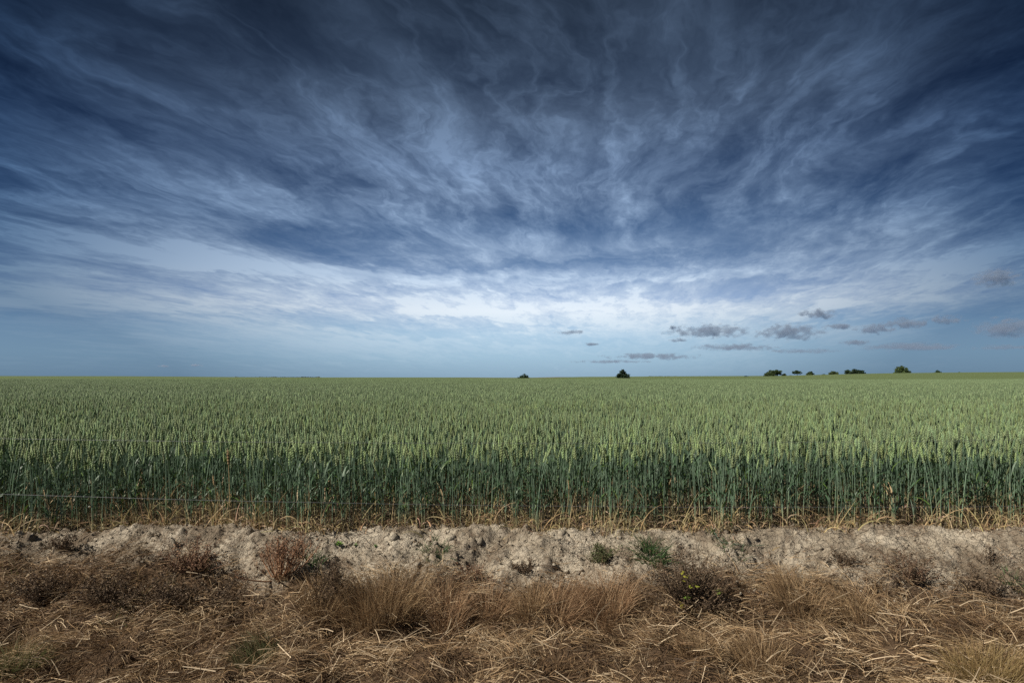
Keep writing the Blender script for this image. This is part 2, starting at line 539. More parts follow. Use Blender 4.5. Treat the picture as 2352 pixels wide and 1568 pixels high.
def spot(px, py):
    """the point of the ground that shows at a place in the 2352 x 1568 frame"""
    X = (px - CX) / FPX * _Y
    Z = base_z(X, _Y)
    P = HY - FPX * (Z - EYE) / _Y
    k = int(np.argmax(P >= py)) if (P >= py).any() else len(_Y) - 1
    x, y = float(X[k]), float(_Y[k])
    return x, y, float(ground_z(x, y)[0])


# ------------------------------------------------------------------ clods lying on the bank
clod_meshes = []
phi = (1 + 5 ** 0.5) / 2
def icosphere(sub):
    import bmesh
    bm = bmesh.new(); bmesh.ops.create_icosphere(bm, subdivisions=sub, radius=1.0)
    v = np.array([q.co[:] for q in bm.verts]); f = np.array([[q.index for q in p.verts] for p in bm.faces]); bm.free()
    return v, f
ICO2 = icosphere(2); ICO1 = icosphere(1)
for k in range(7):
    v, f = ICO2
    d = 1 + 0.34 * vnoise(v[:, 0] + v[:, 2] * 0.7, v[:, 1] - v[:, 2] * 0.5, 0.6, 70 + k, 2) + 0.10 * vnoise(v[:, 0] * 3, v[:, 2] * 3 + v[:, 1], 0.6, 90 + k)
    vv = v * d[:, None] * np.array([1.0, 0.85, 0.68])
    clod_meshes.append(np_mesh('clod', vv, None, f, np.zeros((len(vv), 3)), M_SOIL, k % 2 == 0))
big_clods = [(935, 1245, 0.062), (905, 1232, 0.05), (1035, 1232, 0.055), (1100, 1240, 0.045), (735, 1275, 0.045), (650, 1222, 0.055),
             (1880, 1262, 0.04), (1905, 1262, 0.035), (1210, 1300, 0.05), (1330, 1310, 0.05), (1290, 1222, 0.05), (960, 1300, 0.04)]
spots = [(spot(a, b), r) for a, b, r in big_clods]
while len(spots) < 190:
    a, b = rng.uniform(0, 2352), rng.uniform(1205, 1390)
    s = spot(a, b)
    if s[1] < float(straw_y(s[0])) - 0.02 or s[1] > float(edge_y(s[0])) - 0.03:
        continue
    spots.append((s, 0.009 + 0.022 * rng.random() ** 2.5))
for k, ((x, y, z), r) in enumerate(spots):
    o = link('clod', clod_meshes[k % 7], ground)
    o.location = (x, y, z - r * 0.05)
    o.rotation_euler = (rng.uniform(-0.3, 0.3), rng.uniform(-0.3, 0.3), rng.uniform(0, 6.28))
    o.scale = (r, r, r)

# smaller crumbs, too many to tell apart
v1, f1 = ICO1
g_v, g_f, n = [], [], 9000
cx_ = rng.uniform(-5.2, 5.2, n); cy_ = rng.uniform(4.3, 5.6, n)
cz_ = ground_z(cx_, cy_)
cr_ = 0.004 + 0.011 * rng.random(n) ** 2.5
jit = rng.uniform(0.6, 1.3, (n, len(v1), 1)) * rng.uniform(0.6, 1.1, (n, 1, 3))
CV = v1[None] * jit * cr_[:, None, None] + np.stack([cx_, cy_, cz_ + cr_ * 0.2], 1)[:, None, :]
CF = (f1[None] + (np.arange(n) * len(v1))[:, None, None]).reshape(-1, 3)
crumbs = link('soil_crumbs', np_mesh('soil_crumbs', CV.reshape(-1, 3), None, CF, np.zeros((n * len(v1), 3)), M_SOIL), ground)
tag(crumbs, None, None, None, 'stuff')

# ------------------------------------------------------------------ wheat
STEM_LO, STEM_HI = np.array([0.52, 0.42, 0.22]), np.array([0.152, 0.225, 0.150])
EARC = np.array([0.230, 0.315, 0.157])
LEAFC = np.array([0.052, 0.098, 0.050])
DRYC = np.array([0.44, 0.325, 0.185])
OCT_V = np.array([[0, 0, -1], [1, 0, -0.1], [0, 1, -0.1], [-1, 0, -0.1], [0, -1, -0.1], [0, 0, 1]], float)
OCT_T = np.array([[0, 2, 1], [0, 3, 2], [0, 4, 3], [0, 1, 4], [5, 1, 2], [5, 2, 3], [5, 3, 4], [5, 4, 1]])


def ear_geo(g, base, d, L, tint, nsp=20, rz=0.0):
    """wheat ear: spikelets overlapping in four ranks up the axis"""
    d = d / np.linalg.norm(d)
    s = np.cross(d, [0.0, 0.0, 1.0]); s = s / np.linalg.norm(s) if np.linalg.norm(s) > 1e-4 else np.array([1.0, 0, 0])
    t = np.cross(s, d)
    s, t = s * math.cos(rz) + t * math.sin(rz), -s * math.sin(rz) + t * math.cos(rz)
    for k in range(nsp):
        f = (k + 0.5) / nsp
        prof = 0.55 + 0.45 * math.sin(math.pi * min(1, f * 0.86 + 0.14)) if f < 0.9 else 0.55
        side = (s, t * 0.55, -s, -t * 0.55)[(k * 2 + (k // 2) % 2) % 4] if nsp > 12 else (s, -s)[k % 2]
        c = base + d * (L * f) + side * 0.0060 * prof
        ax = d * 0.94 + side * 0.38; ax /= np.linalg.norm(ax)
        e1 = np.cross(ax, side if abs(np.dot(ax, side)) < 0.9 else t); e1 /= np.linalg.norm(e1); e2 = np.cross(ax, e1)
        w = 0.0066 * prof; h = 0.0110 * (L / 0.095) * (20 / nsp) ** 0.7 * (0.8 + 0.3 * prof)
        V = c + OCT_V[:, :1] * e1 * w + OCT_V[:, 1:2] * e2 * w + OCT_V[:, 2:] * ax * h
        cc = tint * (0.82 + 0.36 * rng.random())
        C = np.tile(cc, (6, 1)); C[5] = cc * np.array([1.35, 1.25, 1.15])
        g.add(V, None, OCT_T, C)


def stem_path(h, lean, az, n=6):
    t = np.linspace(0, 1, n)
    off = lean * t ** 2.0
    return np.stack([np.cos(az) * off, np.sin(az) * off, h * t - 0.01], 1)


def wheat_stem_parts(h, lod, dead=False):
    """returns Geo dict for one stalk standing at the origin"""
    az = rng.uniform(0, 6.28); lean = abs(rng.normal(0, 0.045)) + 0.005
    L = rng.uniform(0.095, 0.135)
    n = 8 if lod == 0 else 3
    p = stem_path(h - L, lean, az, n)
    green = np.clip(rng.normal(1, 0.2), 0.6, 1.5)
    t = np.linspace(0, 1, n)
    mixf = sstep(0.0, rng.choice([0.25, 0.35, 0.6], p=[0.5, 0.35, 0.15]), t)[:, None]
    cs = (STEM_LO * (1 - mixf) + STEM_HI * mixf) * green
    tint = EARC * green * np.array([rng.uniform(0.92, 1.12), 1.0, rng.uniform(0.85, 1.15)])
    if dead:
        cs = np.tile(np.array([0.46, 0.34, 0.18]), (n, 1)); tint = np.array([0.45, 0.34, 0.19])
    G = {}
    g = Geo(); tube(g, p, np.linspace(0.0043, 0.0030, n), 4 if lod == 0 else 3, cs); G['stem'] = g
    g = Geo(); d = p[-1] - p[-2] + np.array([math.cos(az), math.sin(az), 0]) * 0.08 * rng.random() ** 2 * (h / n) * 3
    ear_geo(g, p[-1], d, L, tint, 20 if lod == 0 else 7, rng.uniform(0, 3.14)); G['ear'] = g
    lv = []
    heights = [rng.uniform(0.66, 0.8), rng.uniform(0.45, 0.62), rng.uniform(0.30, 0.45), rng.uniform(0.14, 0.3)] if lod == 0 else [rng.uniform(0.66, 0.8)]
    for hh in heights:
        if rng.random() < 0.4 and lod == 0: continue
        g = Geo()
        root = np.array([[np.interp(hh, t, p[:, 0]), np.interp(hh, t, p[:, 1]), hh * (h - L)]])
        droop = rng.uniform(-0.9, 0.9)
        c0 = LEAFC * rng.uniform(0.8, 1.5) * (np.array([1.0, 1, 1]) if rng.random() < 0.8 else np.array([1.3, 1.2, .5]))
        c1 = c0 * 1.1
        if hh < 0.45 and rng.random() < 0.12: c0, c1 = DRYC * 0.8, DRYC
        ribbons(g, root, rng.uniform(0, 6.28), R(rng.uniform(55, 80)), droop, rng.uniform(0.14, 0.26), rng.uniform(0.011, 0.017), 5 if lod == 0 else 2, c0, c1, twist=rng.uniform(-0.5, 0.5))
        lv.append(g)
    G['leaf'] = lv
    dl = []
    if lod == 0:
        for k in range(rng.integers(0, 3)):
            g = Geo(); hh = rng.uniform(0.02, 0.16)
            root = np.array([[np.interp(hh, t, p[:, 0]), np.interp(hh, t, p[:, 1]), hh * (h - L)]])
            c = DRYC * rng.uniform(0.55, 1.25) * np.array([1, rng.uniform(0.85, 1.1), rng.uniform(0.8, 1.3)])
            ribbons(g, root, rng.uniform(0, 6.28), R(rng.uniform(30, 80)), R(rng.uniform(-100, -30)), rng.uniform(0.10, 0.22), rng.uniform(0.007, 0.012), 5, c, c * 0.85)
            dl.append(g)
    G['dry_leaf'] = dl
    return G


def merge(dst, src, off=(0, 0, 0), rz=0.0):
    c, s = math.cos(rz), math.sin(rz)
    Rm = np.array([[c, -s, 0], [s, c, 0], [0, 0, 1]])
    base = dst.n
    for v, cc in zip(src.v, src.c):
        dst.v.append(v @ Rm.T + np.asarray(off)); dst.c.append(cc); dst.n += len(v)
    dst.q += [q + base for q in src.q]; dst.t += [t + base for t in src.t]


def flat(G):
    out = Geo()
    for k, v in G.items():
        for g in (v if isinstance(v, list) else [v]):
            if g.n: merge(out, g)
    return out


WH = 0.80
stems0 = [flat(wheat_stem_parts(WH + rng.normal(0, 0.055), 0)) for _ in range(34)]
stems1 = [flat(wheat_stem_parts(WH + rng.normal(0, 0.055), 1)) for _ in range(26)]
tmpl = bpy.data.collections.new('wheat_tufts')        # source tufts of the field, not placed in the scene themselves
SZ0, SZ2 = 0.5, 1.4


def patch(name, stems, size, dens):
    g = Geo()
    m = int(size * math.sqrt(dens))
    for i in range(m):
        for j in range(m):
            x = ((i + rng.uniform(-0.1, 1.1)) / m - 0.5) * size; y = ((j + rng.uniform(-0.1, 1.1)) / m - 0.5) * size
            merge(g, stems[rng.integers(len(stems))], (x, y, rng.normal(0, 0.025)), rng.uniform(0, 6.28))
    o = bpy.data.objects.new(name, g.mesh(name, M_WHEAT)); tmpl.objects.link(o)
    return g


for k in range(6): patch('a_tuft_%d' % k, stems0, SZ0, 165)
for k in range(5): patch('b_tuft_%d' % k, stems1, SZ0, 170)
# distant tufts: only the upper third, ears as single lumps
for k in range(4):
    g = Geo(); m = int(SZ2 * math.sqrt(150))
    for i in range(m):
        for j in range(m):
            x = ((i + rng.uniform(0, 1)) / m - 0.5) * SZ2; y = ((j + rng.uniform(0, 1)) / m - 0.5) * SZ2
            tilt = rng.normal(0, 0.012, 2); z = WH - 0.05 + rng.normal(0, 0.04)
            V = OCT_V * np.array([0.014, 0.014, 0.062]) + np.array([x, y, z]); V[5, :2] += tilt
            g.add(V, None, OCT_T, EARC * rng.uniform(0.55, 1.0))
            if rng.random() < 0.5:
                ribbons(g, np.array([[x, y, z - 0.3]]), rng.uniform(0, 6.28), 1.3, 0.3, 0.3, 0.016, 2, LEAFC, LEAFC * 1.2)
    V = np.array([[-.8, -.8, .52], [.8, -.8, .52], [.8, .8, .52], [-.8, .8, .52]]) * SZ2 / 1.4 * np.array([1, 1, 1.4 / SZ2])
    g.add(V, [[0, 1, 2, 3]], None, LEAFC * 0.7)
    o = bpy.data.objects.new('c_tuft_%d' % k, g.mesh('c_tuft', M_WHEAT)); tmpl.objects.link(o)

pts, rots, scls, ids = [], [], [], []


def lay(y0, y1, size, first, count, front=False, half=1.7, extra=4.0):
    gy = np.arange(y0, y1, size)
    for yy in gy:
        hw = half * yy + extra
        gx = np.arange(-hw, hw, size)
        jx = gx + rng.uniform(-0.15, 0.15, len(gx)) * size
        jy = yy + rng.uniform(-0.15, 0.15, len(gx)) * size
        if front: jy = jy + (edge_y(jx) - 5.37)
        hz = far_z(jx, jy) + 0.045 * vnoise(jx, jy, 1.6, 81, 2) + 0.05 * vnoise(jx, jy, 8, 82, 2)
        pts.append(np.stack([jx, jy, hz], 1))
        n = len(gx)
        rots.append(np.stack([0.10 * vnoise(jx, jy, 1.9, 83, 2), 0.10 * vnoise(jx, jy, 1.9, 84, 2), rng.integers(0, 4, n) * (math.pi / 2) + rng.uniform(-0.2, 0.2, n)], 1))
        scls.append(rng.uniform(0.95, 1.06, n)); ids.append(first + rng.integers(0, count, n))


lay(5.37 + 0.37, 15.0, SZ0 * 0.96, 0, 6, True)
lay(15.2, 48.0, SZ0, 6, 5, False, 1.6, 4)
lay(48.5, 170.0, SZ2, 11, 4, False, 1.5, 6)
pts, rots, scls, ids = np.concatenate(pts), np.concatenate(rots), np.concatenate(scls), np.concatenate(ids)
me = bpy.data.meshes.new('wheat_field'); me.vertices.add(len(pts)); me.vertices.foreach_set('co', pts.astype(np.float32).ravel())
a = me.attributes.new('rot', 'FLOAT_VECTOR', 'POINT'); a.data.foreach_set('vector', rots.astype(np.float32).ravel())
a = me.attributes.new('scl', 'FLOAT', 'POINT'); a.data.foreach_set('value', scls.astype(np.float32))
a = me.attributes.new('idx', 'INT', 'POINT'); a.data.foreach_set('value', ids.astype(np.int32))
wheat = link('wheat_field', me)
tag(wheat, 'dense green wheat crop filling the field to the horizon', 'wheat', None, 'stuff')
ng = bpy.data.node_groups.new('scatter_wheat', 'GeometryNodeTree')
ng.interface.new_socket('Geometry', in_out='INPUT', socket_type='NodeSocketGeometry')
ng.interface.new_socket('Geometry', in_out='OUTPUT', socket_type='NodeSocketGeometry')
N, Lk = ng.nodes, ng.links
gi, go = N.new('NodeGroupInput'), N.new('NodeGroupOutput')
ci = N.new('GeometryNodeCollectionInfo'); ci.inputs['Collection'].default_value = tmpl
ci.inputs['Separate Children'].default_value = True; ci.inputs['Reset Children'].default_value = True
ip = N.new('GeometryNodeInstanceOnPoints'); ip.inputs['Pick Instance'].default_value = True
def named(nm, ty):
    n = N.new('GeometryNodeInputNamedAttribute'); n.data_type = ty; n.inputs[0].default_value = nm
    return n.outputs[0]
Lk.new(gi.outputs[0], ip.inputs['Points']); Lk.new(ci.outputs[0], ip.inputs['Instance'])
Lk.new(named('idx', 'INT'), ip.inputs['Instance Index'])
Lk.new(named('rot', 'FLOAT_VECTOR'), ip.inputs['Rotation']); Lk.new(named('scl', 'FLOAT'), ip.inputs['Scale'])
Lk.new(ip.outputs[0], go.inputs[0])
wheat.modifiers.new('scatter', 'NODES').node_group = ng

# canopy beyond the last tufts
cxs = np.concatenate([-np.geomspace(2500, 20, 60), np.linspace(-18, 18, 25), np.geomspace(20, 2500, 60)])
cys = np.geomspace(165, 2400, 90)
CXg, CYg = np.meshgrid(cxs, cys)
CZg = far_z(CXg, CYg) + WH - 0.04 + 0.05 * vnoise(CXg, CYg, 3, 85)
ix = (np.arange(len(cys) - 1)[:, None] * len(cxs) + np.arange(len(cxs) - 1)[None, :]).ravel()
canopy = link('wheat_canopy', np_mesh('wheat_canopy', np.stack([CXg.ravel(), CYg.ravel(), CZg.ravel()], 1), np.stack([ix, ix + 1, ix + len(cxs) + 1, ix + len(cxs)], 1), None, None, M_CROP, True), wheat)
tag(canopy, None, None, None, 'stuff')

# the plants of the front edge, one by one
NV = 16
variants = []
for k in range(NV):
    G = wheat_stem_parts(WH + rng.normal(0, 0.035), 0)
    variants.append(dict(stem=G['stem'].mesh('stem', M_WHEAT), ear=G['ear'].mesh('ear', M_WHEAT),
                         leaf=[g.mesh('leaf', M_WHEAT) for g in G['leaf']], dry=[g.mesh('dry_leaf', M_WHEAT) for g in G['dry_leaf']]))


def wheat_plant(x, y, var, s, rz, name='wheat_plant'):
    z = float(ground_z(x, y)[0])
    r = empty(name, (x, y, z), rz, s)
    link('stem', var['stem'], r); link('ear', var['ear'], r)
    for m in var['leaf']: link('leaf', m, r)
    for m in var['dry']: link('dry_leaf', m, r)
    return r


n_front = 0
while n_front < 300:
    cx = rng.uniform(-5.3, 5.3)
    for k in range(min(rng.integers(1, 4), 300 - n_front)):
        x = cx + rng.normal(0, 0.018)
        y = float(edge_y(x)) + abs(rng.normal(0.03, 0.07)) - 0.05
        r = wheat_plant(x, y, variants[rng.integers(NV)], rng.choice([rng.uniform(0.93, 1.05), rng.uniform(0.72, 0.93)], p=[0.75, 0.25]), rng.uniform(0, 6.28))
        r.rotation_euler = (rng.normal(0, 0.035), rng.normal(0, 0.035), rng.uniform(0, 6.28))
        tag(r, 'green wheat plant with pale ear standing in the front edge of the crop', 'wheat', 'wheat plants along the front edge of the field')
        n_front += 1

dead = [(604 / 2500 * 2352, 1195, 0.86, 'straw pale dead wheat stalk with an ear, ahead of the green crop, left of centre'),
        (545, 1200, 0.62, 'thin bleached wheat stalk leaning beside the taller pale dead stalk'),
        (1290, 1218, 0.55, 'short dry wheat stalk bending over the soil lip near the middle')]
for k, (px, py, s, lab) in enumerate(dead):
    G = wheat_stem_parts(0.68, 0, True)
    var = dict(stem=G['stem'].mesh('stem', M_DRY), ear=G['ear'].mesh('ear', M_DRY), leaf=[], dry=[g.mesh('dry_leaf', M_DRY) for g in G['dry_leaf']])
    x, y, z = spot(px, py)
    r = wheat_plant(x, min(y, float(edge_y(x)) - 0.03), var, s / 0.68 * 0.85, k * 1.3, 'dead_wheat_stalk')
    r.rotation_euler = ((0.02, -0.10, 0.12)[k], (0.0, -0.22, -0.3)[k], k * 1.3)
    tag(r, lab, 'wheat')

# dry basal leaves and broken straw along the crop's foot
g = Geo(); n = 1700
x = rng.uniform(-5.6, 5.6, n); y = edge_y(x) + rng.normal(0.10, 0.14, n)
c = DRYC * rng.uniform(0.4, 1.2, (n, 1)) * rng.uniform(0.85, 1.15, (n, 3))
ribbons(g, np.stack([x, y, ground_z(x, y) + rng.uniform(0, 0.05, n)], 1), rng.uniform(0, 6.28, n), R(1) * rng.uniform(5, 85, n), R(1) * rng.uniform(-110, 30, n),
        rng.uniform(0.07, 0.26, n), rng.uniform(0.005, 0.010, n), 4, c, c * 0.85)
n = 1150
x = rng.uniform(-5.6, 5.6, n) + 0.0; y = edge_y(x) + rng.normal(0.0, 0.07, n)
keep = vnoise(x, y, 0.5, 141, 2) > -0.25
x, y = x[keep], y[keep]; n = len(x)
c = np.array([0.56, 0.43, 0.23]) * rng.uniform(0.5, 1.15, (n, 1)) * rng.uniform(0.9, 1.1, (n, 3))
ribbons(g, np.stack([x, y, ground_z(x, y)], 1), rng.uniform(0, 6.28, n), R(1) * rng.uniform(62, 89, n), R(1) * rng.uniform(-60, 85, n),
        rng.uniform(0.10, 0.42, n), rng.uniform(0.005, 0.009, n), 5, c, c * 0.95)
o = link('wheat_straw_litter', g.mesh('wheat_straw_litter', M_DRY)); tag(o, 'tangle of dry tan wheat leaves along the foot of the crop', 'straw', None, 'stuff')

# ------------------------------------------------------------------ wire fence
WY = 4.62
def wz(py): return EYE - (py - HY) / FPX * WY
fence = empty('wire_fence', (0, WY, 0))
tag(fence, 'two thin slack galvanised fence wires running across in front of the wheat', 'fence')
for pyL, pyM, pyR in ((1004, 1018, 996), (1119, 1161, 1150)):
    g = Geo(); X = np.linspace(-7.0, 7.0, 120)
    z = np.interp(X, [-7, 7], [wz(pyL) + 0.04, wz(pyR) + 0.03])
    sag = np.interp(0, [-7, 7], [wz(pyL) + 0.04, wz(pyR) + 0.03]) - wz(pyM)
    z = z - sag * (1 - ((X - 0.6) / 7.0) ** 2).clip(0)
    tube(g, np.stack([X, 0.004 * np.sin(X * 3.1), z], 1), 0.0012, 5, (1, 1, 1))
    link('wire', g.mesh('wire', M_WIRE, True), fence)
for sx_ in (-1, 1):
    g = Geo(); zb = float(base_z(7.0 * sx_, WY)) - 0.3
    tube(g, np.array([[7.0 * sx_, 0.05, z] for z in (zb, 0.3, 0.8, 1.06, 1.09)]), [0.045, 0.045, 0.043, 0.042, 0.01], 9, (1, 1, 1))
    link('post', g.mesh('post', M_POST, True), fence)

# ------------------------------------------------------------------ dead grass of the verge
def straw_patch(x, y, n):
    """bleached and rotted straw tones, patched to imitate sunlit clumps and shaded hollows"""
    f = sstep(-0.45, 0.6, vnoise(x, y, 0.26, 131, 3, 0.6))  # noise picks clumps coloured as if sunlit, the rest as shaded hollows
    k = np.where(rng.random(n) < f, rng.choice(5, n, p=(0.34, 0.30, 0.12, 0.04, 0.20)), rng.choice(5, n, p=(0.22, 0.05, 0.33, 0.38, 0.02)))
    return STRAW[k] * rng.uniform(0.75, 1.2, (n, 1))


STRAW = np.array([[0.34, 0.225, 0.12], [0.48, 0.355, 0.21], [0.18, 0.112, 0.06], [0.09, 0.056, 0.033], [0.66, 0.52, 0.345]])


def straw_cols(n, p=(0.27, 0.13, 0.28, 0.26, 0.06)):
    return STRAW[rng.choice(5, n, p=p)] * rng.uniform(0.75, 1.2, (n, 1))


g = Geo(); n = 50000
x = rng.uniform(-5.0, 5.0, n); y = rng.uniform(2.7, 4.85, n)
keep = y < straw_y(x) + 0.05 + 0.12 * rng.normal(0, 1, n) * (rng.random(n) < 0.5)
x, y = x[keep], y[keep]; n = len(x)
th = 3.2 * vnoise(x, y, 0.75, 101, 2) + 2.2 * vnoise(x, y, 0.22, 102) + rng.normal(0, 0.75, n)
loft = 0.03 + 0.10 * sstep(-0.2, 0.7, vnoise(x, y, 0.30, 103, 2))
ribbons(g, np.stack([x, y, ground_z(x, y) + rng.random(n) * loft], 1), th, R(1) * rng.normal(18, 18, n), R(1) * rng.normal(-14, 22, n),
        rng.uniform(0.06, 0.24, n), rng.uniform(0.0026, 0.0054, n), 4, straw_patch(x, y, n), straw_patch(x, y, n), azbend=rng.normal(0, 0.5, n))
o = link('flattened_dry_grass', g.mesh('flattened_dry_grass', M_DRY)); tag(o, 'matted tan dead grass lying flat over the verge', 'grass', None, 'stuff')

g = Geo(); n = 1100
x = rng.uniform(-5.0, 5.0, n); y = rng.uniform(2.7, 4.6, n)
keep = y < straw_y(x) - 0.05
x, y = x[keep], y[keep]; n = len(x)
cc = np.array([0.62, 0.49, 0.33]) * rng.uniform(0.6, 1.15, (n, 1))
ribbons(g, np.stack([x, y, ground_z(x, y) + rng.uniform(0.03, 0.12, n)], 1), rng.uniform(0, 6.28, n), R(1) * rng.normal(12, 22, n), R(1) * rng.normal(8, 18, n),
        rng.uniform(0.06, 0.22, n), rng.uniform(0.004, 0.007, n), 3, cc, cc * 0.9, taper=0.5)
o = link('bleached_straw', g.mesh('bleached_straw', M_DRY)); tag(o, 'pale bleached straws lying loose on top of the matted verge', 'straw', None, 'stuff')

# short upright stubble and seed stalks poking through the mat
g = Geo(); n = 9000
x = rng.uniform(-5.0, 5.0, n); y = rng.uniform(2.7, 4.7, n)
keep = (y < straw_y(x) - 0.02) & (vnoise(x, y, 0.4, 111, 2) > -0.1)
x, y = x[keep], y[keep]; n = len(x)
cc = straw_patch(x, y, n)
grn = (vnoise(x, y, 0.7, 112) > 0.25) & (x < -1.0) & (rng.random(n) < 0.5)
cc[grn] = np.array([0.15, 0.17, 0.05]) * rng.uniform(0.6, 1.3, (grn.sum(), 1))
ribbons(g, np.stack([x, y, ground_z(x, y)], 1), rng.uniform(0, 6.28, n), R(1) * rng.uniform(40, 88, n), R(1) * rng.uniform(0, 80, n),
        rng.uniform(0.06, 0.20, n), rng.uniform(0.0022, 0.0042, n), 4, cc * 0.8, cc)
o = link('short_dry_grass', g.mesh('short_dry_grass', M_DRY)); tag(o, 'short bleached grass blades poking up through the matted verge', 'grass', None, 'stuff')


def grass_tuft(px0, px1, py_base, py_top, label, n, palette, cat='grass', name='dry_grass_tuft', lean=(0, 0), spread=0.35, mat=None, depth=0.5, group=None, droop=35, wid=(0.0022, 0.004)):
    """a stand of blades rooted on the ground across px0..px1"""
    x0, y0, z0 = spot((px0 + px1) / 2, py_base)
    hw = (px1 - px0) / 2 / FPX * y0
    H = (py_base - py_top) / FPX * y0
    if mat is None: n = int(n * 2.3)
    a = rng.uniform(0, 6.28, n); r = np.sqrt(rng.random(n))
    x = x0 + np.cos(a) * r * hw * 0.85; y = y0 + np.sin(a) * r * min(hw, 0.22) * depth * 2
    p0 = R(90) - np.abs(rng.normal(0, spread, n)) * 0.7 - R(4) - (rng.random(n) < 0.22) * rng.uniform(0.2, 1.0, n)
    if mat is None: lean = (lean[0] + rng.normal(0, 0.5), lean[1] + rng.normal(0, 0.3))
    out = np.arctan2(np.sin(a) * r * 0.6 + lean[1] + rng.normal(0, 0.45, n), np.cos(a) * r + lean[0] + rng.normal(0, 0.45, n))
    p1 = p0 - R(1) * np.abs(rng.normal(droop, droop * 0.7, n))
    L = H * (0.25 + 0.95 * rng.random(n) ** 0.8)
    pal = np.asarray(palette)
    c = pal[rng.integers(0, len(pal), n)] * rng.uniform(0.7, 1.25, (n, 1))
    g = Geo()
    root = np.stack([x - x0, y - y0, ground_z(x, y) - z0 - 0.01], 1)
    ribbons(g, root, out, p0, p1, L, rng.uniform(*wid, n), 5, c * 0.85, c * 1.05, azbend=rng.normal(0, 0.3, n))
    o = link(name, g.mesh(name, mat or M_DRY)); o.location = (x0, y0, z0)
    tag(o, label, cat, group)
    return o


BR = [[0.32, 0.21, 0.112], [0.45, 0.32, 0.18], [0.18, 0.115, 0.062]]
RB = [[0.36, 0.225, 0.125], [0.25, 0.152, 0.085], [0.48, 0.335, 0.20]]
DK = [[0.15, 0.095, 0.055], [0.20, 0.125, 0.07], [0.11, 0.075, 0.05]]
DY = [[0.26, 0.18, 0.075], [0.20, 0.135, 0.06], [0.33, 0.25, 0.12]]
GR = [[0.05, 0.10, 0.03], [0.075, 0.135, 0.04], [0.04, 0.075, 0.028]]
for a in [
    (770, 985, 1412, 1300, 'widest stand of upright brown dead grass, left of the middle below the pale soil', 900, BR),
    (690, 790, 1400, 1320, 'brown dead grass tuft at the left end of the wide brown stand', 350, BR),
    (985, 1075, 1420, 1340, 'thin reddish brown grass tuft just right of the wide brown stand', 320, RB),
    (1085, 1170, 1418, 1345, 'reddish dead grass tuft standing near the middle of the verge', 320, RB),
    (1175, 1255, 1412, 1340, 'tan dead grass tuft between the middle tuft and the tall reddish pair', 300, BR),
    (1255, 1335, 1410, 1328, 'upright reddish grass tuft, left one of the tall reddish pair', 330, RB),
    (1335, 1450, 1406, 1310, 'tall reddish dead grass tuft beside the dark dead weed', 480, RB),
    (1780, 1900, 1400, 1322, 'dark brown dead grass tuft right of the dark dead weed', 480, BR),
    (1900, 2010, 1410, 1345, 'low brown grass tuft on the right slope of the bank', 300, BR),
]:
    grass_tuft(a[0], a[1], a[2], a[3], a[4], a[5], a[6], group='stands of dead grass along the ditch')
grass_tuft(2190, 2380, 1562, 1475, 'dark yellowish grass clump in the bottom right corner', 800, DY, lean=(-0.4, 0), group='stands of dead grass along the ditch')
grass_tuft(1690, 1800, 1520, 1450, 'brown grass clump in the right foreground mat', 350, BR, lean=(0.3, 0), group='clumps in the foreground mat')
grass_tuft(1560, 1650, 1500, 1430, 'loose tan grass clump in the foreground right of the middle', 300, BR, group='clumps in the foreground mat')
grass_tuft(540, 640, 1520, 1465, 'dark olive grass clump in the left foreground mat', 350, [[0.07, 0.09, 0.035], [0.15, 0.12, 0.06]], group='clumps in the foreground mat')
grass_tuft(-20, 90, 1545, 1470, 'greenish grass clump in the bottom left corner', 350, [[0.10, 0.12, 0.04], [0.2, 0.17, 0.08]], group='clumps in the foreground mat')

# green tufts on the bank
for a in [
    (1462, 1530, 1276, 1218, 'bushy dark green grass tuft on the pale bank above the dark weed', 260),
    (965, 1035, 1268, 1238, 'low spreading green grass tuft at the crop edge left of the middle', 150),
    (1648, 1712, 1262, 1235, 'small green grass tuft with long leaves on the bank right of the bushy one', 70),
    (1618, 1645, 1226, 1195, 'single upright green wheat seedling at the lip of the bank', 26),
    (2300, 2352, 1345, 1315, 'dull green tuft low on the bank at the right edge', 110),
    (690, 745, 1290, 1250, 'dark green weed tuft beside the reddish bush', 110),
]:
    grass_tuft(*a, GR, name='green_grass_tuft', mat=M_GREEN, group='green tufts on the bank', spread=0.8, droop=45, wid=(0.004, 0.007))


